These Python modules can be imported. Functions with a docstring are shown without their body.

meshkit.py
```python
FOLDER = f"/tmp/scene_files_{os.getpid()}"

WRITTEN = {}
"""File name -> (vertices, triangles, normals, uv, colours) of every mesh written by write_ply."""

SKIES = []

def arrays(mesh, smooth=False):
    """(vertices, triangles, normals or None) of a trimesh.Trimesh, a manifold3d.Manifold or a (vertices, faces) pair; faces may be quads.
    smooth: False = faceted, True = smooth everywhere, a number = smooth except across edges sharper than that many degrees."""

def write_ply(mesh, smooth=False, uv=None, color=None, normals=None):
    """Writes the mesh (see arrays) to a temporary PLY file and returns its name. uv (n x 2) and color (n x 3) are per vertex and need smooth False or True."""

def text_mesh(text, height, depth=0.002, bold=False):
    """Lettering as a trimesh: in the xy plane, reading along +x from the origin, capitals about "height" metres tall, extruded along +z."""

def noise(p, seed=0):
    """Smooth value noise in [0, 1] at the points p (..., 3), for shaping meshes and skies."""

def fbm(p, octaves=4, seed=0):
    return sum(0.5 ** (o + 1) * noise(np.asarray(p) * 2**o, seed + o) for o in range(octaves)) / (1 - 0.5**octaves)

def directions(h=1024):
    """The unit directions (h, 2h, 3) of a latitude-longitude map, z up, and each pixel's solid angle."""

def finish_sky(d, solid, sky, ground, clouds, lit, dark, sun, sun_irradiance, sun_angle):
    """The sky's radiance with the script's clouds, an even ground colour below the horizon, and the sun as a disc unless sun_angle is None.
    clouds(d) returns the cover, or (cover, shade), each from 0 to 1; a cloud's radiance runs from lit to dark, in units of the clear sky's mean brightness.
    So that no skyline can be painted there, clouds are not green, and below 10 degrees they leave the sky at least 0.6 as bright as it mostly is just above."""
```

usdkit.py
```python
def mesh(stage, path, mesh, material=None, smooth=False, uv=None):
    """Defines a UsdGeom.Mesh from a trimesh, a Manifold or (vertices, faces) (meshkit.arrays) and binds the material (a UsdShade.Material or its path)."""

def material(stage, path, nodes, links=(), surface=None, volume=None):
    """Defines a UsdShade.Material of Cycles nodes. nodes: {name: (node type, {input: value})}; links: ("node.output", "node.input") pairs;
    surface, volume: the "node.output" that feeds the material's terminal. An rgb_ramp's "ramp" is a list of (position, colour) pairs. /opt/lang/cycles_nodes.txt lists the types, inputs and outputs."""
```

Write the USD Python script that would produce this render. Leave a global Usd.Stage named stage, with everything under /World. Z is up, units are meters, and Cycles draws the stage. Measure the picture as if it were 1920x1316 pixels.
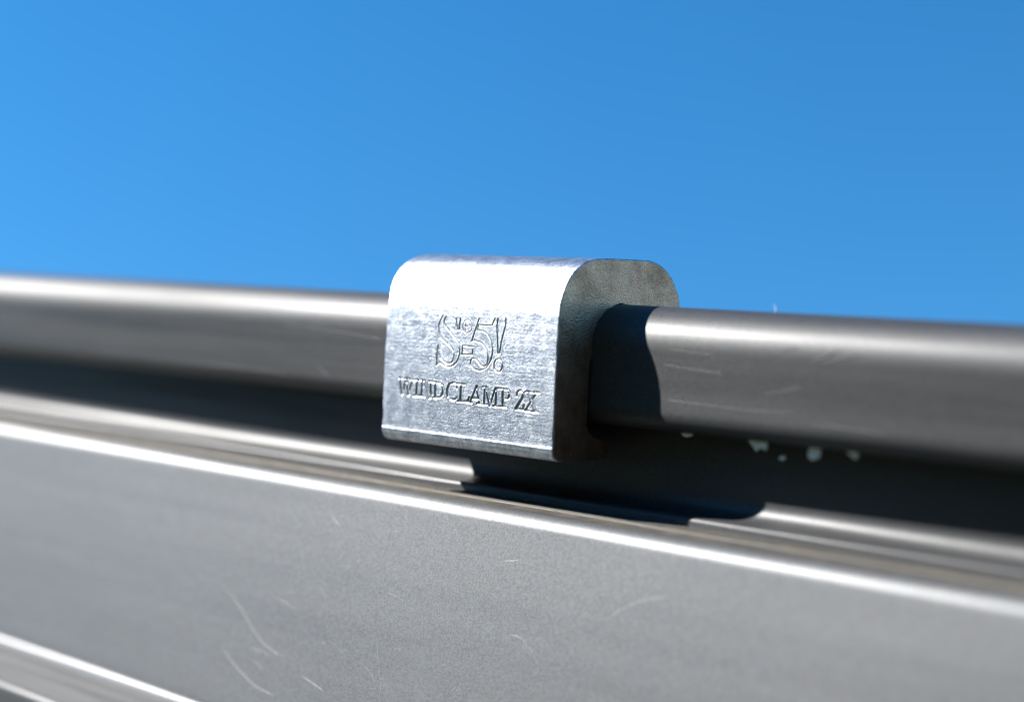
import math
import numpy as np
import trimesh
import shapely.geometry as sg
import usdkit
import meshkit
from pxr import Usd, UsdGeom, UsdLux, UsdShade, Gf, Sdf

stage = Usd.Stage.CreateInMemory()
UsdGeom.SetStageUpAxis(stage, "Z")
UsdGeom.SetStageMetersPerUnit(stage, 1.0)
UsdGeom.Xform.Define(stage, "/World")
UsdGeom.Scope.Define(stage, "/World/Looks")

# ------------------------------------------------------------------ camera
# millimetres in the seam's own frame: x along the seam, y away from the camera, z up
CAM_C = np.array([183.177579542477, -186.1505880322557, -3.2779227844906247])
CAM_M = np.array([[0.6939579356667794, 0.7189840920618071, 0.03852608060989904],
                  [0.0554907446870494, -5.775233418237047e-05, -0.9984591999269397],
                  [-0.717874056349147, 0.6950265261317199, -0.03993704037726087]])
CAM_F = 3440.6719448426165
# the roof is pitched: world up seen from the seam's frame, so that the lens looks up at 22 degrees
PITCH = math.radians(22.0)
_f = CAM_M[2] * [1, 1, 0]; _f /= np.linalg.norm(_f)
UPW = _f * math.sin(PITCH) + np.array([0, 0, 1.0]) * math.cos(PITCH)
YW = _f * math.cos(PITCH) - np.array([0, 0, 1.0]) * math.sin(PITCH)
TO_WORLD = np.array([np.cross(YW, UPW), YW, UPW])  # seam frame -> world
SEAT = np.eye(4); SEAT[:3, :3] = TO_WORLD.T
SEAT = Gf.Matrix4d(*SEAT.ravel().tolist())
cam = UsdGeom.Camera.Define(stage, "/World/camera")
right, up, back = TO_WORLD @ CAM_M[0], TO_WORLD @ -CAM_M[1], TO_WORLD @ -CAM_M[2]
m4 = np.eye(4)
m4[0, :3], m4[1, :3], m4[2, :3], m4[3, :3] = right, up, back, TO_WORLD @ CAM_C / 1000
cam.AddTransformOp().Set(Gf.Matrix4d(*m4.ravel().tolist()))
cam.CreateHorizontalApertureAttr(36.0)
cam.CreateVerticalApertureAttr(36.0 * 701 / 1024)
cam.CreateFocalLengthAttr(36.0 * CAM_F / 1920)
cam.CreateFStopAttr(8.5)
cam.CreateFocusDistanceAttr(0.272)
cam.CreateClippingRangeAttr(Gf.Vec2f(0.005, 20000.0))
cam.CreateExposureAttr(1.86)

# ------------------------------------------------------------------ sky and sun
SUN = np.array([-1.97, -1.0, 1.55])
SUN = TO_WORLD @ (SUN / np.linalg.norm(SUN))
sky_mat = usdkit.material(stage, "/World/Looks/sky", {
    "sky": ("sky_texture", {"sky_type": "single_scattering", "sun_disc": False,
                            "sun_elevation": math.asin(SUN[2]), "sun_rotation": math.atan2(SUN[0], SUN[1]),
                            "altitude": 1500.0, "air_density": 1.5, "aerosol_density": 0.0, "ozone_density": 8.0}),
    "hsv": ("hsv", {"saturation": 1.21, "hue": 0.494}),
    "bg": ("background_shader", {"strength": 0.05}),
}, [("sky.color", "hsv.color"), ("hsv.color", "bg.color")], surface="bg.background")
dome = UsdLux.DomeLight.Define(stage, "/World/sky")
UsdShade.MaterialBindingAPI.Apply(dome.GetPrim()).Bind(sky_mat)
dome.GetPrim().SetCustomDataByKey("kind", "structure")
sun = UsdLux.DistantLight.Define(stage, "/World/sun")
sun.CreateIntensityAttr(1.18)
sun.CreateAngleAttr(0.53)
sun.CreateNormalizeAttr(True)
sun.CreateColorAttr(Gf.Vec3f(1.0, 0.955, 0.89))
zx = SUN
xx = np.cross([0, 0, 1], zx); xx /= np.linalg.norm(xx)
yx = np.cross(zx, xx)
ms = np.eye(4); ms[0, :3], ms[1, :3], ms[2, :3] = xx, yx, zx
sun.AddTransformOp().Set(Gf.Matrix4d(*ms.ravel().tolist()))


# ------------------------------------------------------------------ helpers
used = {}


def numbered(parent, name):
    k = used.get((parent, name), 0)
    used[(parent, name)] = k + 1
    return f"{parent}/{name}" if k == 0 else f"{parent}/{name}_{k:03d}"


def tag(prim, **kw):
    for k, v in kw.items():
        if v:
            prim.SetCustomDataByKey(k, v)


def thing(name, label, category, group=None):
    x = UsdGeom.Xform.Define(stage, numbered("/World", name))
    x.AddTransformOp().Set(SEAT)
    tag(x.GetPrim(), label=label, category=category, group=group)
    return str(x.GetPath())


def part(parent, name, v, f, mat, smooth=40, label=None, normals=None, kind=None):
    """One mesh, v in millimetres."""
    path = numbered(parent, name)
    v = np.asarray(v, float) / 1000.0
    if normals is not None:
        m = usdkit.mesh(stage, path, (v, f), mat, smooth=False)
        from pxr import Vt
        m.CreateNormalsAttr(Vt.Vec3fArray.FromNumpy(np.asarray(normals, np.float32)))
        m.SetNormalsInterpolation("vertex")
    else:
        m = usdkit.mesh(stage, path, (v, f), mat, smooth=smooth)
    tag(m.GetPrim(), label=label, kind=kind)
    return path


def arc(cy, cz, r, a0, a1, n):
    """Points on a circle in the yz plane; angle 0 = +y, 90 = +z (degrees)."""
    t = np.radians(np.linspace(a0, a1, n))
    return [(cy + r * math.cos(x), cz + r * math.sin(x)) for x in t]


def resample(pts, step):
    p = np.asarray(pts, float)
    d = np.r_[0, np.cumsum(np.hypot(*np.diff(p, axis=0).T))]
    n = max(2, int(math.ceil(d[-1] / step)) + 1)
    s = np.linspace(0, d[-1], n)
    return np.c_[np.interp(s, d, p[:, 0]), np.interp(s, d, p[:, 1])]


def grid_faces(nu, nv, flip=False):
    i = np.arange(nu * nv).reshape(nu, nv)
    q = np.stack([i[:-1, :-1], i[1:, :-1], i[1:, 1:], i[:-1, 1:]], -1).reshape(-1, 4)
    if flip:
        q = q[:, ::-1]
    return np.vstack([q[:, [0, 1, 2]], q[:, [0, 2, 3]]])


def vnormals(v, f):
    n = np.zeros_like(v)
    c = np.cross(v[f[:, 1]] - v[f[:, 0]], v[f[:, 2]] - v[f[:, 0]])
    for k in range(3):
        np.add.at(n, f[:, k], c)
    return n / np.maximum(np.linalg.norm(n, axis=1, keepdims=True), 1e-12)


# ------------------------------------------------------------------ materials
def mat(name, nodes, links, surface="p.BSDF"):
    return usdkit.material(stage, "/World/Looks/" + name, nodes, links, surface=surface)


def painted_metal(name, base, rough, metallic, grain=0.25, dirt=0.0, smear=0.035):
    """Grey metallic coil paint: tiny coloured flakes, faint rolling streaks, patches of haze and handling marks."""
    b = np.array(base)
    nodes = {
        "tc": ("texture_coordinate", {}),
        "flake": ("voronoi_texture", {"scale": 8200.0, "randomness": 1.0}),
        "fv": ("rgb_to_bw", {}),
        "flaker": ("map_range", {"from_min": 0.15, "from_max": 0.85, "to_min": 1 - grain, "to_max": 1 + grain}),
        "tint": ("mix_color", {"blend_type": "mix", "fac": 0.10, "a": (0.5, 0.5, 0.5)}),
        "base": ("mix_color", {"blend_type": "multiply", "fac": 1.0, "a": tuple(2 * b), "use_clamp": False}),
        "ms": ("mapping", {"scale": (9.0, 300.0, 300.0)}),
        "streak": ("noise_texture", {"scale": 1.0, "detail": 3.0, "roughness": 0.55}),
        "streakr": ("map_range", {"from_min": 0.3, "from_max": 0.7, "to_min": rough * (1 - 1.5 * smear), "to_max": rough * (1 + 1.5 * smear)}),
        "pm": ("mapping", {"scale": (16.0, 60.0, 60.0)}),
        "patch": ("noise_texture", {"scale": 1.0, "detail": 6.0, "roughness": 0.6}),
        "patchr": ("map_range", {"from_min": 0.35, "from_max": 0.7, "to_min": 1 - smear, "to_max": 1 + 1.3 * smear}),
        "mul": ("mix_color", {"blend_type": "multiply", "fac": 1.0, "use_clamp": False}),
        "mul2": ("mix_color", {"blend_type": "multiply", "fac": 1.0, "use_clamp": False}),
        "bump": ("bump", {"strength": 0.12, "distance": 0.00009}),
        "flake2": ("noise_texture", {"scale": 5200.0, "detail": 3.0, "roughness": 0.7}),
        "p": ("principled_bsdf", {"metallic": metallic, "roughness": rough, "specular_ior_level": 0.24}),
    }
    links = [("tc.object", "flake.vector"), ("tc.object", "flake2.vector"), ("tc.object", "ms.vector"), ("ms.vector", "streak.vector"),
             ("tc.object", "pm.vector"), ("pm.vector", "patch.vector"), ("flake.color", "fv.color"), ("fv.val", "flaker.value"), ("flake.color", "tint.b"), ("tint.result", "base.b"),
             ("streak.fac", "streakr.value"), ("patch.fac", "patchr.value"), ("base.result", "mul.a"), ("patchr.result", "mul.b"),
             ("mul.result", "mul2.a"), ("flaker.result", "mul2.b"),
             ("flake2.fac", "bump.height"), ("bump.normal", "p.normal")]
    if dirt:
        nodes |= {
            "dn": ("noise_texture", {"scale": 330.0, "detail": 6.0, "roughness": 0.7}),
            "dr": ("map_range", {"from_min": 0.42, "from_max": 0.66, "to_min": dirt * 0.35, "to_max": dirt, "clamp": True}),
            "dmix": ("mix_color", {"blend_type": "mix", "b": (0.085, 0.075, 0.058)}),
            "mr": ("math", {"math_type": "multiply_add", "value2": -metallic, "value3": metallic}),
            "rr": ("mix_float", {"b": 0.9}),
        }
        links += [("tc.object", "dn.vector"), ("dn.fac", "dr.value"), ("dr.result", "dmix.fac"), ("mul2.result", "dmix.a"),
                  ("dmix.result", "p.base_color"), ("dr.result", "mr.value1"), ("mr.value", "p.metallic"),
                  ("dr.result", "rr.fac"), ("streakr.result", "rr.a"), ("rr.result", "p.roughness")]
    else:
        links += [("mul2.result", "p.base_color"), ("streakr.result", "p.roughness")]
    return mat(name, nodes, links)


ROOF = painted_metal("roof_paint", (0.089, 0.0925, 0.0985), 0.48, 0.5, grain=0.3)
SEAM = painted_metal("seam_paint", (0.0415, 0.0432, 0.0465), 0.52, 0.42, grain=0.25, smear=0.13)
DUSTY = painted_metal("dusty_ledge_paint", (0.048, 0.048, 0.049), 0.48, 0.45, dirt=0.7)
SCRATCH = mat("scratched_metal", {"p": ("principled_bsdf", {"base_color": (0.225, 0.226, 0.23), "metallic": 0.4, "roughness": 0.5})}, [])


def clamp_metal():
    """Extruded aluminium: die lines along the seam, tumbled speckle, a dulling film."""
    nodes = {
        "tc": ("texture_coordinate", {}),
        "m1": ("mapping", {"scale": (45.0, 2300.0, 2300.0)}),
        "line": ("noise_texture", {"scale": 1.0, "detail": 3.0, "roughness": 0.65}),
        "m2": ("mapping", {"scale": (2600.0, 700.0, 700.0)}),
        "vert": ("noise_texture", {"scale": 1.0, "detail": 2.0, "roughness": 0.6}),
        "speck": ("noise_texture", {"scale": 3000.0, "detail": 4.0, "roughness": 0.75}),
        "blot": ("noise_texture", {"scale": 520.0, "detail": 6.0, "roughness": 0.75}),
        "h1": ("math", {"math_type": "multiply", "value2": 0.42}),
        "h2": ("math", {"math_type": "multiply_add", "value2": 0.9}),
        "h3": ("math", {"math_type": "multiply_add", "value2": 0.65}),
        "h4": ("math", {"math_type": "multiply_add", "value2": 0.25}),
        "bump": ("bump", {"strength": 0.72, "distance": 0.00013}),
        "cr": ("rgb_ramp", {"ramp": [(0.30, (0.19, 0.215, 0.26)), (0.5, (0.365, 0.395, 0.445)), (0.70, (0.63, 0.645, 0.67))]}),
        "ml": ("mapping", {"scale": (60.0, 900.0, 900.0), "location": (3.0, 0.0, 0.0)}),
        "dl": ("noise_texture", {"scale": 1.0, "detail": 4.0, "roughness": 0.7}),
        "dlr": ("map_range", {"from_min": 0.62, "from_max": 0.72, "to_min": 0.0, "to_max": 0.75, "clamp": True}),
        "cm": ("mix_color", {"blend_type": "mix", "b": (0.8, 0.8, 0.8)}),
        "rr": ("map_range", {"from_min": 0.3, "from_max": 0.7, "to_min": 0.26, "to_max": 0.46}),
        "p": ("principled_bsdf", {"metallic": 1.0, "roughness": 0.34}),
    }
    links = [("tc.object", "m1.vector"), ("m1.vector", "line.vector"), ("tc.object", "m2.vector"), ("m2.vector", "vert.vector"),
             ("tc.object", "speck.vector"), ("tc.object", "blot.vector"), ("tc.object", "ml.vector"), ("ml.vector", "dl.vector"),
             ("line.fac", "h1.value1"), ("speck.fac", "h2.value1"), ("h1.value", "h2.value3"), ("blot.fac", "h3.value1"), ("h2.value", "h3.value3"),
             ("vert.fac", "h4.value1"), ("h3.value", "h4.value3"),
             ("h4.value", "bump.height"), ("bump.normal", "p.normal"), ("blot.fac", "cr.fac"), ("dl.fac", "dlr.value"), ("dlr.result", "cm.fac"),
             ("cr.color", "cm.a"), ("cm.result", "p.base_color"), ("speck.fac", "rr.value"), ("rr.result", "p.roughness")]
    return mat("clamp_aluminium", nodes, links)


def cut_metal():
    nodes = {
        "tc": ("texture_coordinate", {}),
        "m1": ("mapping", {"scale": (2600.0, 2300.0, 3000.0), "rotation": (0.6, 0.0, 0.0)}),
        "g": ("noise_texture", {"scale": 1.0, "detail": 4.0, "roughness": 0.62}),
        "b": ("noise_texture", {"scale": 260.0, "detail": 5.0, "roughness": 0.65}),
        "cr": ("rgb_ramp", {"ramp": [(0.3, (0.40, 0.225, 0.14)), (0.52, (0.66, 0.395, 0.26)), (0.72, (0.85, 0.53, 0.37))]}),
        "bump": ("bump", {"strength": 0.8, "distance": 0.00016}),
        "p": ("principled_bsdf", {"metallic": 0.95, "roughness": 0.24}),
    }
    links = [("tc.object", "m1.vector"), ("m1.vector", "g.vector"), ("tc.object", "b.vector"), ("b.fac", "cr.fac"), ("cr.color", "p.base_color"),
             ("g.fac", "bump.height"), ("bump.normal", "p.normal")]
    return mat("cut_aluminium", nodes, links)


ALU, CUT = clamp_metal(), cut_metal()

# ------------------------------------------------------------------ ground far below the roof
gm = mat("dry_ground", {
    "g": ("geometry", {}),
    "n": ("noise_texture", {"scale": 0.02, "detail": 8.0, "roughness": 0.6}),
    "r": ("rgb_ramp", {"ramp": [(0.3, (0.16, 0.135, 0.09)), (0.55, (0.20, 0.17, 0.115)), (0.75, (0.12, 0.12, 0.07))]}),
    "f": ("rgb_ramp", {"ramp": [(0.3, (0.013, 0.019, 0.010)), (0.7, (0.03, 0.036, 0.02))]}),
    "xyz": ("separate_xyz", {}),
    "h": ("map_range", {"from_min": 4.0, "from_max": 22.0, "clamp": True}),
    "mx": ("mix_color", {"blend_type": "mix"}),
    "side": ("vector_math", {"math_type": "dot_product", "vector2": (-0.4, -0.92, 0.0)}),
    "sm": ("map_range", {"from_min": -26.0, "from_max": 4.0, "clamp": True}),
    "mxm": ("math", {"math_type": "maximum"}),
    "p": ("principled_bsdf", {"roughness": 0.95, "specular_ior_level": 0.0})},
    [("g.position", "n.vector"), ("n.fac", "r.fac"), ("n.fac", "f.fac"), ("g.position", "xyz.vector"), ("xyz.z", "h.value"), ("h.result", "mxm.value1"), ("g.position", "side.vector1"), ("side.value", "sm.value"), ("sm.result", "mxm.value2"), ("mxm.value", "mx.fac"),
     ("r.color", "mx.a"), ("f.color", "mx.b"), ("mx.result", "p.base_color")])
gv, gf = [], []
rs = [0.0] + list(np.geomspace(5, 9000, 30))
front_az = math.atan2(-0.92, -0.4)


def ridge(r, a):
    """A wooded ridge rises on the side the clamp's face looks to; open plain elsewhere."""
    if r < 120:
        return 0.0
    s = max(0.0, math.cos((a - front_az) * 0.74)) ** 1.5 if abs(a - front_az) < 2.1 else 0.0
    h = (0.42 * s + 0.02) * (0.75 + 0.5 * meshkit.fbm([3 * math.cos(a) + 9, 3 * math.sin(a) + 9, r / 500.0], 4))
    return h * min(r - 120, 700)


for r in rs:
    for a in np.linspace(-np.pi, np.pi, 96, endpoint=False):
        d = (a - front_az + np.pi) % (2 * np.pi) - np.pi + front_az
        gv.append((r * math.cos(a), r * math.sin(a), -5.2 + ridge(r, d)))
for i in range(len(rs) - 1):
    for j in range(96):
        a, b = i * 96 + j, i * 96 + (j + 1) % 96
        gf += [(a, a + 96, b + 96), (a, b + 96, b)]
ground = usdkit.mesh(stage, "/World/ground", trimesh.Trimesh(gv, gf, process=False), gm, smooth=True)
tag(ground.GetPrim(), kind="structure", label="dry open plain below the roof with a wooded ridge")

# ------------------------------------------------------------------ the roof
XS = np.unique(np.round(np.r_[-np.geomspace(200, 6000, 24), np.arange(-200, 160, 2.0), np.geomspace(160, 3000, 20)], 3))


def waved(v, seed, wob=0.06):
    """The slight waviness of rolled sheet, at any points."""
    w = meshkit.noise(v * [1 / 34.0, 1 / 15.0, 1 / 15.0], seed) - 0.5
    w2 = meshkit.noise(v / 9.0 + [0, 0, 50.0], seed) - 0.5
    return v + (wob * (2 * w + 0.5 * w2))[..., None] * [0, 1.0, 1.0]


def sweep(profile, seed, wob=0.06, flip=False):
    """Extrudes a profile (y, z) along the seam with the slight waviness of rolled sheet."""
    P = np.asarray(profile, float)
    X, I = np.meshgrid(XS, np.arange(len(P)), indexing="ij")
    v = waved(np.stack([X, P[I, 0], P[I, 1]], -1).reshape(-1, 3), seed, wob)
    return v, grid_faces(len(XS), len(P), flip)


roof = thing("metal_roof", "grey metallic painted standing seam metal roof carrying the clamp", "roof")
# rolled head of the seam: a hanging bulb with a half-round top
HY0, HY1, HTOP, HBOT = 7.3, 19.5, -6.6, -22.5
hr = (HY1 - HY0) / 2
head = ([(HY0 + 9.5, HBOT - 0.1), (HY0 + 7.2, HBOT - 0.15), (HY0 + 5.8, HBOT - 0.5), (HY0 + 4.9, HBOT - 1.0), (HY0 + 4.0, HBOT - 1.45)]
        + arc(HY0 + 2.9, HBOT + 1.3, 2.9, 275, 180, 18)
        + list(map(tuple, resample([(HY0, HBOT + 1.6), (HY0, HTOP - hr - 0.2)], 2.0)))
        + arc(HY0 + hr, HTOP - hr, hr, 180, 0, 40)
        + [(HY1, HTOP - hr - 4), (HY1, -24.0), (15.6, -25.0)])
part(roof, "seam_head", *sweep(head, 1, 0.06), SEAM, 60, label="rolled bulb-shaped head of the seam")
WEB = 14.2
web = [(WEB + 0.3, -21.0), (WEB + 0.2, -23.0), (WEB, -25.0), (WEB, -27.5), (WEB, -30.0)] + arc(WEB - 2.5, -33.1, 2.5, 0, -90, 14) + [(WEB - 3.2, -35.62), (WEB - 4.0, -35.68)] \
    + arc(WEB - 4.3, -36.35, 0.65, 90, 185, 10) + [(WEB - 5.0, -36.95)]
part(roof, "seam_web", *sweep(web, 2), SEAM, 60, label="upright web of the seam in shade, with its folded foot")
EDGE_R = 2.7
SIDE_TOP = (-0.8, -40.0)
SN = math.radians(15.0)  # the side's normal above the horizontal
ledge = [(9.2, -36.95), (7.6, -36.85), (5.6, -36.8)] + arc(5.2, -37.5, 0.7, 90, 150, 8) + [(4.3, -37.2), (3.4, -37.25), (2.4, -37.27)] \
    + [(SIDE_TOP[0] + EDGE_R, SIDE_TOP[1] + EDGE_R)]
part(roof, "rib_ledge", *sweep(ledge, 3), DUSTY, 60, label="dusty narrow top of the rib in front of the seam")
cy, cz = SIDE_TOP[0] + EDGE_R, SIDE_TOP[1]
edge = arc(cy, cz, EDGE_R, 90, 180 - math.degrees(SN), 14)
slope = (-math.sin(SN), -math.cos(SN))
p0 = np.array(edge[-1])
L = (80.0 + p0[1] + 0.415 * p0[0]) / (math.cos(SN) + 0.415 * math.sin(SN))
side = edge + [tuple(p0 + np.array(slope) * s) for s in np.linspace(1, L, 22)]
e = np.array(side[-1])
side += [tuple(x) for x in (np.array(arc(e[0] - 1.3 * math.cos(SN), e[1], 1.3, 0, -88, 12)))[1:]]
e2 = np.array(side[-1])
side_path = part(roof, "rib_side", *sweep(side, 4), ROOF, 60, label="broad scratched side of the rib facing the camera")
ST = (-(90.2 + e2[1] - 0.3) / 0.47, e2[1] - 0.3)
step = [tuple(e2), (e2[0] - 6, e2[1] - 0.1), (ST[0] + 1.5, ST[1])] + arc(ST[0] + 1.3, ST[1] - 1.3, 1.3, 90, 170, 12) + [(ST[0] - 0.9, ST[1] - 7)]
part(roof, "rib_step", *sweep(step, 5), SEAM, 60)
e3 = step[-1]
fascia = [e3, (e3[0] - 0.8, e3[1] - 30), (e3[0] - 1.2, e3[1] - 150)] + arc(e3[0] + 6.8, e3[1] - 152, 8.0, 180, 300, 8) + [(e3[0] + 60, e3[1] - 135)]
part(roof, "edge_trim", *sweep(fascia, 6), ROOF, 30, label="folded trim dropping down the open edge of the roof")
far = [(15.6, -25.0), (16.0, -36.6), (26, -37.4), (32, -39.0), (36, -80), (50, -81), (60, -100), (500, -100), (505, -80), (520, -40), (545, -40), (560, -80), (565, -100), (1400, -100)]
part(roof, "roof_panel", *sweep(far, 7, flip=False), ROOF, 30, label="next roof panel behind the seam")

# ------------------------------------------------------------------ the clamp
W = 38.0
R1 = 8.33
outer = (arc(1.35, -28.05, 1.35, 268, 186, 10) + [(-0.03, -27.85), (-0.06, -27.7), (-0.07, -27.58), (-0.055, -27.45), (-0.02, -27.3), (0.0, -27.1), (0.0, -26.0), (0.0, -R1 - 0.5)] + arc(R1, -R1, R1, 180, 90, 60)[1:] + [(12.0, 0.06), (16.0, 0.05)])
front = resample(outer, 0.066)
# a slightly crowned face that rolls into the shoulder without a hard change of curvature
from scipy.ndimage import gaussian_filter1d
front[:, 0] += np.where((front[:, 1] > -22) & (front[:, 0] < 1.0), 0.0016 * np.clip(front[:, 1] + 22, 0, 13) ** 2 * np.clip(1 - front[:, 0] / 4.0, 0, 1), 0)
soft = gaussian_filter1d(front, 24, axis=0, mode="nearest")
wgt = np.clip((front[:, 1] + 22) / 4, 0, 1)[:, None] * np.clip((15.5 - front[:, 0]) / 2, 0, 1)[:, None]
front = front * (1 - wgt) + soft * wgt
backp = np.array(arc(18.4, -8.2, 8.25, 90, 0, 30) + [(26.65, -14.0), (26.65, -26.5)] + arc(24.2, -27.0, 2.45, 0, -85, 8))
inner = np.array([(22.4, -29.45), (21.2, -28.6), (20.9, -12.5)] + arc(15.6, -12.0, 5.2, 0, 70, 10) + arc(13.9, -11.4, 4.9, 100, 165, 10)
                 + [(8.9, -12.4), (7.15, -14.8), (7.0, -18.0), (7.0, -24.4), (7.4, -25.3), (8.2, -25.9), (11.0, -26.6), (11.6, -27.2), (11.6, -28.8), (11.0, -29.4)])


def ray_y0(u, v):
    d = CAM_M.T @ np.array([(u - 960) / CAM_F, (v - 658) / CAM_F, 1.0])
    t = (0.0 - CAM_C[1]) / d[1]
    q = CAM_C + t * d
    return q[0], q[2]


# the stamped marks, as strokes on the front face
def strokes(lst, s, ox, oy):
    return [[ray_y0(ox + x / s, oy + y / s) for x, y in pl] for pl in lst]


def ell(cx, cy, rx, ry, n=26):
    return [(cx + rx * math.cos(t), cy + ry * math.sin(t)) for t in np.linspace(0, 2 * np.pi, n)]


def curve(pts, n=5):
    """Catmull-Rom through the points."""
    p = np.array([2 * np.array(pts[0]) - np.array(pts[1])] + list(map(np.array, pts)) + [2 * np.array(pts[-1]) - np.array(pts[-2])], float)
    out = []
    for i in range(1, len(p) - 2):
        for t in np.linspace(0, 1, n, endpoint=False):
            out.append(0.5 * (2 * p[i] + (p[i + 1] - p[i - 1]) * t + (2 * p[i - 1] - 5 * p[i] + 4 * p[i + 1] - p[i + 2]) * t ** 2
                              + (3 * p[i] - p[i - 1] - 3 * p[i + 1] + p[i + 2]) * t ** 3))
    return [tuple(x) for x in out] + [tuple(pts[-1])]


logo = strokes([
    curve([(235, 130), (190, 220), (165, 320), (175, 430), (210, 550), (270, 600), (360, 680), (430, 760), (462, 850), (450, 950), (410, 1010), (350, 1030), (290, 1005), (230, 950), (195, 890), (175, 800), (155, 690)]),
    [(155, 690), (145, 800), (132, 1065)],
    curve([(132, 1065), (170, 1020), (215, 1025), (280, 1070), (370, 1095), (450, 1065), (520, 990), (560, 880), (570, 760), (545, 660), (490, 570), (400, 460), (310, 350), (270, 280), (270, 220), (295, 150)]),
    [(490, 180), (525, 390), (550, 390), (570, 180)],
    [(925, 180), (795, 605)],
    curve([(795, 605), (880, 605), (970, 640), (1050, 730), (1100, 850), (1105, 970), (1080, 1050), (1030, 1085), (970, 1060), (920, 1000), (880, 950), (830, 935), (790, 960), (775, 1030), (800, 1090), (860, 1140), (940, 1160), (1030, 1135), (1110, 1060), (1165, 950), (1190, 820), (1185, 700), (1150, 590), (1080, 470), (1000, 415), (895, 395)]),
    [(895, 395), (915, 300), (1170, 310), (1225, 180)],
    [(1280, 180), (1265, 300), (1275, 500), (1300, 840), (1325, 840), (1350, 650), (1400, 420), (1435, 280), (1430, 180)],
    ell(1303, 1068, 80, 125),
    [(625, 695), (820, 710), (808, 870), (612, 860), (625, 695)],
], 10.12, 805, 580)
logo_thin = strokes([
    ell(703, 330, 88, 128),
    [(668, 420), (672, 240)], curve([(672, 240), (730, 250), (738, 290), (715, 322), (668, 325)]), [(700, 325), (738, 440)],
], 10.12, 805, 580)
T1, T2 = (13.714, 740, 695), (12.0, 860, 705)
thick = strokes([[(140, 190), (190, 590)], [(310, 205), (355, 605)], [(580, 260), (570, 625)], [(765, 275), (905, 690)], [(1050, 310), (1050, 690)],
                 curve([(1400, 360), (1355, 500), (1375, 640)]), curve([(1225, 400), (1250, 500), (1222, 620)]), [(1710, 350), (1700, 780)]], *T1) \
    + strokes([[(405, 245), (485, 620)], [(615, 260), (705, 660)], [(850, 290), (840, 675)], [(1000, 300), (1000, 685)], curve([(1130, 350), (1150, 400), (1130, 480)]),
               curve([(1450, 400), (1440, 490), (1390, 570), (1290, 735)]), [(1560, 380), (1725, 790)]], *T2)
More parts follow.
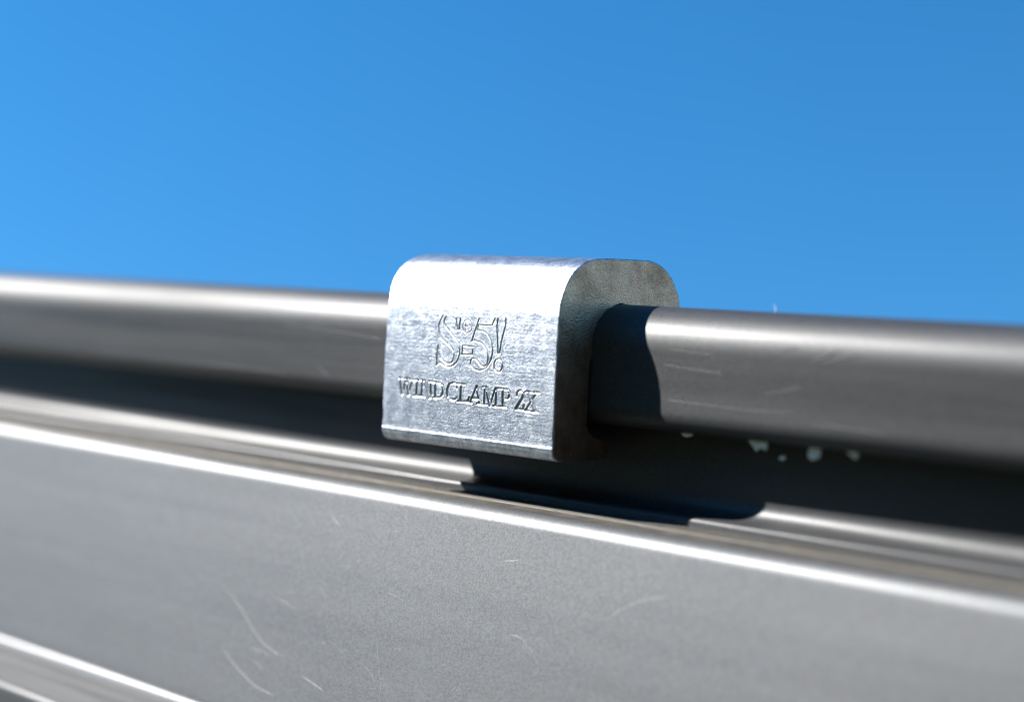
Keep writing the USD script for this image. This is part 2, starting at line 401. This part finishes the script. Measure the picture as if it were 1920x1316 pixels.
thin = strokes([[(190, 600), (300, 225)], [(355, 615), (450, 235)], [(100, 190), (190, 198)], [(270, 200), (350, 204)], [(400, 225), (495, 228)],
                [(490, 238), (650, 250)], [(490, 640), (640, 652)], [(705, 270), (690, 650)], [(650, 655), (770, 668)], [(930, 290), (925, 690)], [(690, 252), (790, 258)], [(880, 268), (990, 285)],
                [(1000, 295), (1150, 312), (1215, 370)], [(1000, 690), (1150, 690), (1215, 630)],
                curve([(1605, 440), (1580, 350), (1500, 310), (1410, 350)]), curve([(1380, 640), (1430, 730), (1520, 750), (1600, 690)]),
                [(1590, 335), (1810, 352)], [(1620, 785), (1870, 800), (1910, 690)]], *T1) \
    + strokes([[(400, 235), (255, 590)], [(310, 505), (440, 522)], [(200, 590), (300, 602)], [(410, 622), (530, 640)],
               [(590, 255), (570, 630)], [(820, 285), (705, 665)], [(540, 243), (640, 252)], [(520, 628), (640, 645)], [(780, 672), (900, 690)], [(830, 272), (1010, 290)],
               curve([(1000, 295), (1090, 305), (1140, 360)]), curve([(1130, 480), (1085, 520), (1010, 512)]), [(930, 682), (1070, 700)],
               curve([(1310, 440), (1320, 360), (1380, 330), (1440, 380)]), [(1280, 745), (1440, 758), (1470, 650)],
               [(1760, 375), (1500, 775)], [(1505, 352), (1640, 367)], [(1695, 365), (1810, 378)], [(1470, 778), (1600, 796)], [(1650, 800), (1790, 818)]], *T2)


def stroke_dist(X, Z, sets):
    d = np.full(X.shape, 9.0)
    for pl in sets:
        for (x0, z0), (x1, z1) in zip(pl[:-1], pl[1:]):
            sel = (X > min(x0, x1) - 1) & (X < max(x0, x1) + 1) & (Z > min(z0, z1) - 1) & (Z < max(z0, z1) + 1)
            if not sel.any():
                continue
            dx, dz = x1 - x0, z1 - z0
            t = np.clip(((X[sel] - x0) * dx + (Z[sel] - z0) * dz) / max(dx * dx + dz * dz, 1e-9), 0, 1)
            d[sel] = np.minimum(d[sel], np.hypot(X[sel] - x0 - t * dx, Z[sel] - z0 - t * dz))
    return d


def sstep(a, b, x):
    t = np.clip((x - a) / (b - a), 0, 1)
    return t * t * (3 - 2 * t)


def shell(path2, xs, marks):
    """Skin of the clamp over a profile run, edges rounded at both cut ends."""
    P = np.asarray(path2, float)
    T = np.gradient(P, axis=0)
    T /= np.linalg.norm(T, axis=1, keepdims=True)
    N = np.c_[-T[:, 1], T[:, 0]]
    X, I = np.meshgrid(xs, np.arange(len(P)), indexing="ij")
    chip = 0.22 + 0.5 * np.clip(meshkit.fbm(np.stack([P[:, 0] / 1.6, P[:, 1] / 1.6, np.zeros(len(P))], -1), 3, 11) - 0.5, 0, 1)
    dl, dr_ = X + W, -X
    rl, rr = chip[I] * 1.6, chip[I] * 0.8
    cut = np.zeros_like(X)
    for d, r in ((dl, rl), (dr_, rr)):
        k = d < r
        cut[k] = np.maximum(cut[k], (r - np.sqrt(np.maximum(r * r - (r - d) ** 2, 0)))[k])
    depth = cut + 0.0
    mk = np.zeros(X.shape, int)
    if marks:
        Z = P[I, 1]
        ok = P[I, 0] < 3.0
        a = np.minimum(stroke_dist(X, Z, logo), stroke_dist(X, Z, logo_thin) + 0.05)
        g1 = 0.10 * (1 - sstep(0.01, 0.155, a))
        b = np.minimum(stroke_dist(X, Z, thick) - 0.19, stroke_dist(X, Z, thin) - 0.085)
        g2 = 0.145 * (1 - sstep(0.0, 0.11, b))
        # displaced metal at the lip of each stamp
        lip = 0.012 * np.exp(-((a - 0.28) / 0.08) ** 2) + 0.012 * np.exp(-((b - 0.22) / 0.08) ** 2)
        depth += np.where(ok, np.maximum(g1, g2) - lip, 0)
        mk[ok & (a < 0.2)] = 1
        mk[ok & (b < 0.15)] = 2
        depth += 0.012 * (meshkit.fbm(np.stack([X / 2.5, Z / 1.2, P[I, 0] / 1.2], -1), 4, 5) - 0.5)
    y = P[I, 0] - depth * N[I, 0]
    z = P[I, 1] - depth * N[I, 1]
    return np.stack([X, y, z], -1).reshape(-1, 3), mk.ravel(), len(xs), len(P)


clamp = thing("seam_clamp", "silver aluminium seam clamp stamped S-5! WINDCLAMP 2X, gripping the seam", "clamp")
endx = np.array([0, 0.02, 0.06, 0.12, 0.2, 0.3, 0.45])
xs_f = np.unique(np.round(np.r_[-W + endx, np.arange(-W + 0.45, -0.45, 0.066), -endx], 4))
fv, mk, nu, nv = shell(front, xs_f, True)
ff = grid_faces(nu, nv)
fn = vnormals(fv, ff)
if fn[np.argmin(np.abs(fv[:, 0] + 19) + np.abs(fv[:, 2] + 12)), 1] > 0:
    ff = ff[:, ::-1]
    fn = -fn
fm = mk[ff].max(1)


def sub(sel):
    f = ff[sel]
    u, inv = np.unique(f, return_inverse=True)
    return fv[u], inv.reshape(-1, 3), fn[u]


bv, _, bu, bw = shell(np.vstack([front[-1:], backp, inner, front[:1]]), np.unique(np.round(np.r_[-W + endx, np.linspace(-W + 1, -1, 10), -endx], 4)), False)
bf = grid_faces(bu, bw)
sm = trimesh.graph.smooth_shade(trimesh.Trimesh(bv, bf, process=False), angle=0.7, facet_minarea=None)
bv, bf = np.array(sm.vertices), np.array(sm.faces)
bn = vnormals(bv, bf)
mid = np.argmin(np.abs(bv[:, 0] + 19) + np.abs(bv[:, 1] - 26.65) + np.abs(bv[:, 2] + 14))
if bn[mid, 1] < 0:
    bf, bn = bf[:, ::-1], -bn
v0, f0, n0 = sub(fm == 0)
part(clamp, "clamp_body", np.vstack([v0, bv]), np.vstack([f0, bf + len(v0)]), ALU, normals=np.vstack([n0, bn]))
v1, f1, n1 = sub(fm == 1)
part(clamp, "stamped_logo", v1, f1, ALU, normals=n1, label="stamped outline mark S-5! with a small registered sign")
v2, f2, n2 = sub(fm == 2)
part(clamp, "stamped_lettering", v2, f2, ALU, normals=n2, label="stamped capitals WINDCLAMP 2X")


def end_cap(x, sgn):
    """Rough cut end of the extrusion, on the rim that the shell leaves."""
    fr = fv.reshape(nu, nv, 3)[-1 if sgn > 0 else 0][:, 1:]
    full = np.vstack([fr[::3], bv0[-1 if sgn > 0 else 0][1:-1, 1:]])
    poly = sg.Polygon(full).buffer(0)
    vv, tt = trimesh.creation.triangulate_polygon(poly, engine="earcut")
    vv = np.c_[np.full(len(vv), x), vv]
    n = np.cross(vv[tt[0, 1]] - vv[tt[0, 0]], vv[tt[0, 2]] - vv[tt[0, 0]])
    if n[0] * sgn < 0:
        tt = tt[:, ::-1]
    return vv, tt


bv0 = shell(np.vstack([front[-1:], backp, inner, front[:1]]), np.array([-W, -W / 2, 0.0]), False)[0].reshape(3, -1, 3)
part(clamp, "cut_end", *end_cap(0.0, 1), CUT, False, label="rough sawn end of the clamp facing the camera")
part(clamp, "cut_end", *end_cap(-W, -1), CUT, False)

# ------------------------------------------------------------------ scratches, chips, flecks and grit
def on_plane(u, v, point, normal):
    d = CAM_M.T @ np.array([(u - 960) / CAM_F, (v - 658) / CAM_F, 1.0])
    t = np.dot(np.array(point) - CAM_C, normal) / np.dot(d, normal)
    return CAM_C + t * d


def scratch(parent, pts, point, normal, seed, width, mat_, lift=0.012):
    """A tapered, ragged score in the paint, following the sheet."""
    rng = np.random.default_rng(int(pts[0][0] * 7 + pts[0][1]))
    P = np.array([on_plane(u, v, point, normal) for u, v in (curve(pts, 7) if len(pts) > 2 else [tuple(np.array(pts[0]) * (1 - t) + np.array(pts[1]) * t) for t in np.linspace(0, 1, 9)])])
    T = np.gradient(P, axis=0); T /= np.linalg.norm(T, axis=1, keepdims=True)
    S = np.cross(T, normal)
    n = len(P)
    w = width * 0.27 * np.sin(np.linspace(0.08, np.pi - 0.08, n)) ** 0.6 * rng.uniform(0.45, 1.1, n)
    P = P + S * rng.normal(0, width * 0.12, (n, 1))
    base = waved(P, seed) + np.array(normal) * lift
    v = np.stack([base - S * w[:, None], base + np.array(normal) * lift, base + S * w[:, None]], 1).reshape(-1, 3)
    part(parent, "scratch", v, grid_faces(n, 3), mat_, True)


SN_N = np.array([0.0, -math.cos(SN), math.sin(SN)])
sp = np.array([0.0, p0[0], p0[1]])
O6 = lambda l: [(380 + x / 3.1625, 900 + y / 3.1625) for x, y in l]
for pts, w in [([(120, 1000), (190, 1090), (260, 1170), (340, 1235), (430, 1275)], 0.16), ([(150, 650), (230, 760), (320, 915), (400, 1000), (480, 1045)], 0.13),
               ([(750, 190), (785, 240), (820, 275)], 0.13), ([(690, 615), (712, 655), (735, 700)], 0.10),
               ([(1125, 280), (1075, 460), (1040, 640), (1025, 850)], 0.11), ([(1025, 850), (1040, 1020), (1055, 1200), (1050, 1316)], 0.12),
               ([(590, 1160), (650, 1200), (720, 1250)], 0.12), ([(1060, 1170), (1110, 1230)], 0.08), ([(1030, 1100), (1055, 1170)], 0.07), ([(300, 1060), (370, 1125)], 0.08), ([(710, 950), (735, 985)], 0.08)]:
    scratch(side_path, O6(pts), sp, SN_N, 4, w, SCRATCH)
for pts, w in [([(940, 1052), (975, 1050)], 0.12), ([(975, 1195), (1000, 1225), (1012, 1262)], 0.09), ([(1120, 1170), (1190, 1130), (1260, 1118)], 0.10), ([(930, 1210), (960, 1190), (990, 1204)], 0.10)]:
    scratch(side_path, pts, sp, SN_N, 4, w, SCRATCH)
srng = np.random.default_rng(21)
for k in range(18):
    u0, v0_ = (srng.normal(640, 170), srng.normal(1170, 70)) if k < 12 else (srng.uniform(300, 1500), srng.uniform(1010, 1300))
    ang, ln = srng.normal(1.0, 0.45) if k < 12 else srng.normal(-0.3, 0.5), srng.uniform(12, 60)
    du, dv = math.cos(ang) * ln, math.sin(ang) * ln
    scratch(side_path, [(u0, v0_), (u0 + du * 0.5 + dv * 0.06, v0_ + dv * 0.5 - du * 0.06), (u0 + du, v0_ + dv)], sp, SN_N, 4, srng.uniform(0.035, 0.075), SCRATCH)
hp, hn = np.array([0, HY0, -15.0]), np.array([0, -1.0, 0])
O5 = lambda l: [(1160 + x / 2.35, 540 + y / 2.35) for x, y in l]
O4 = lambda l: [(x / 2.526, 480 + y / 2.526) for x, y in l]
HS = mat("scuffed_seam_metal", {"p": ("principled_bsdf", {"base_color": (0.13, 0.13, 0.133), "metallic": 0.4, "roughness": 0.45})}, [])
head_path = roof + "/seam_head"
for pts, w in [(O5([(172, 200), (240, 188), (310, 184)]), 0.14), (O5([(230, 270), (320, 284), (400, 290)]), 0.2), (O5([(190, 335), (320, 358), (460, 375)]), 0.12),
               (O5([(845, 322), (920, 295), (975, 262)]), 0.45), (O5([(890, 330), (990, 305), (1085, 288)]), 0.42), (O5([(640, 465), (720, 455), (800, 435)]), 0.25),
               (O5([(210, 492), (380, 515), (560, 535), (750, 550)]), 0.12), (O5([(700, 275), (790, 250)]), 0.3), (O5([(860, 600), (1000, 618), (1180, 645)]), 0.3),
               (O4([(1330, 318), (1560, 352), (1800, 392)]), 0.3), (O4([(1490, 322), (1640, 330), (1800, 338)]), 0.25), (O4([(1060, 270), (1180, 300)]), 0.4),
               (O4([(900, 505), (1160, 530), (1350, 560)]), 0.3), (O4([(1500, 520), (1560, 570)]), 0.45)]:
    scratch(head_path, pts, hp, hn, 1, w, HS, 0.01)

WHITE = mat("white_sealant", {
    "tc": ("texture_coordinate", {}), "n": ("noise_texture", {"scale": 1800.0, "detail": 4.0}),
    "r": ("rgb_ramp", {"ramp": [(0.3, (0.6, 0.57, 0.52)), (0.7, (0.82, 0.79, 0.74))]}), "p": ("principled_bsdf", {"roughness": 0.85})},
    [("tc.object", "n.vector"), ("n.fac", "r.fac"), ("r.color", "p.base_color")])


def fleck(px, label, name="sealant_fleck", y=9.7, thick=0.3, seed=0):
    """A torn crumb of sealant hanging below the rolled head; px is its outline in the picture of the place."""
    rng = np.random.default_rng(seed)
    q = np.array([on_plane(u, v, (0, y, 0), (0, -1.0, 0)) for u, v in px])
    c = q.mean(0)
    poly = sg.Polygon((q - c)[:, [0, 2]]).buffer(0.01)
    m = trimesh.creation.extrude_polygon(poly, thick, engine="earcut")
    m = m.subdivide().subdivide()
    v = np.array(m.vertices)
    edge_d = np.clip(np.array([poly.exterior.distance(sg.Point(x, z)) for x, z, _ in v]) / 0.25, 0.6, 1)
    yy = (v[:, 2] - thick / 2) * edge_d + 0.06 * (meshkit.noise(v * 3.0, seed) - 0.5)
    w = np.c_[v[:, 0], yy, v[:, 1]]
    f = np.array(m.faces)[:, ::-1]
    x = UsdGeom.Xform.Define(stage, numbered("/World", name))
    o = np.array(SEAT)
    o[3, :3] = TO_WORLD @ c / 1000
    x.AddTransformOp().Set(Gf.Matrix4d(*o.ravel().tolist()))
    tag(x.GetPrim(), label=label, category="sealant fleck", group="torn sealant crumbs under the seam head")
    part(str(x.GetPath()), "crumb", w, f, WHITE, 25)


O = lambda l: [(1260 + x / 5.05, 784 + y / 5.05) for x, y in l]
fleck(O([(90, 142), (140, 135), (195, 145), (190, 165), (140, 178), (110, 165)]), "flat white sealant sliver nearest the clamp under the seam head", seed=1)
fleck(O([(725, 200), (800, 205), (905, 215), (905, 260), (890, 305), (855, 285), (830, 280), (800, 312), (780, 280), (750, 240)]), "largest white sealant fleck with two torn prongs under the seam head", seed=2)
fleck(O([(1015, 375), (1045, 352), (1075, 365), (1068, 388), (1030, 396)]), "tiny round white sealant dot hanging lowest of the flecks", y=10.6, seed=3)
fleck(O([(1310, 270), (1410, 270), (1405, 330), (1395, 375), (1330, 395), (1295, 375), (1290, 330)]), "blocky upright white sealant fleck under the seam head", seed=4)
fleck(O([(1660, 295), (1765, 300), (1760, 370), (1735, 388), (1690, 350), (1665, 330)]), "greyer slanted sealant fleck farthest right under the seam head", seed=5)

# a hair of lint standing on the seam
LINT = mat("lint", {"p": ("principled_bsdf", {"base_color": (0.75, 0.74, 0.72), "roughness": 0.8})}, [])
b0 = on_plane(1453, 588, (0, 13.5, 0), (0, -1.0, 0)); b1 = on_plane(1450, 571, (0, 13.5, 0), (0, -1.0, 0))
path3 = np.array([b0 * (1 - t) + b1 * t + np.array([0.18 * math.sin(t * 3), 0.1 * t, 0]) for t in np.linspace(0, 1, 8)])
vv, fcs = [], []
for i, q in enumerate(path3):
    r = 0.065 * (1 - 0.55 * i / 7)
    vv += [q + r * np.array([math.cos(a), math.sin(a), 0]) for a in np.linspace(0, 2 * np.pi, 7)[:-1]]
for i in range(7):
    for j in range(6):
        a, b = i * 6 + j, i * 6 + (j + 1) % 6
        fcs += [(a, b, b + 6), (a, b + 6, a + 6)]
vv.append(path3[-1] + [0, 0, 0.03]); fcs += [(42 + j, 42 + (j + 1) % 6, 48) for j in range(6)]
lint = thing("lint_fibre", "tiny pale fibre standing upright on top of the seam head", "lint")
part(lint, "strand", np.array(vv), np.array(fcs), LINT, True)

# grit lying in the crease of the ledge
GRIT = mat("grit", {"gi": ("geometry", {}), "r": ("rgb_ramp", {"ramp": [(0.0, (0.10, 0.085, 0.06)), (0.6, (0.26, 0.23, 0.18)), (0.9, (0.6, 0.58, 0.52))]}),
                    "p": ("principled_bsdf", {"roughness": 0.28, "specular_ior_level": 0.8})}, [("gi.random_per_island", "r.fac"), ("r.color", "p.base_color")])
rng = np.random.default_rng(8)
prof = np.array(ledge)[::-1]
ico = trimesh.creation.icosahedron()
gvv, gff = [], []
for k in range(900):
    x = rng.uniform(-150, 118)
    yq = 8.8 - abs(rng.normal(0, 2.6))
    if yq < 1.9:
        continue
    zq = np.interp(yq, prof[:, 0], prof[:, 1])
    r = 0.035 + 0.06 * rng.random() ** 3 * (1 + 2.0 * (rng.random() < 0.12))
    q = waved(np.array([[x, yq, zq]]), 3)[0] + [0, 0, r * 0.5]
    gff.append(ico.faces + 12 * len(gvv))
    gvv.append(ico.vertices * r * rng.uniform(0.6, 1.2, 3) + q)
grit = UsdGeom.Xform.Define(stage, "/World/grit")
grit.AddTransformOp().Set(SEAT)
tag(grit.GetPrim(), label="fine tan grit scattered along the dusty ledge below the clamp", category="grit", kind="stuff")
part("/World/grit", "grains", np.vstack(gvv), np.vstack(gff), GRIT, True)
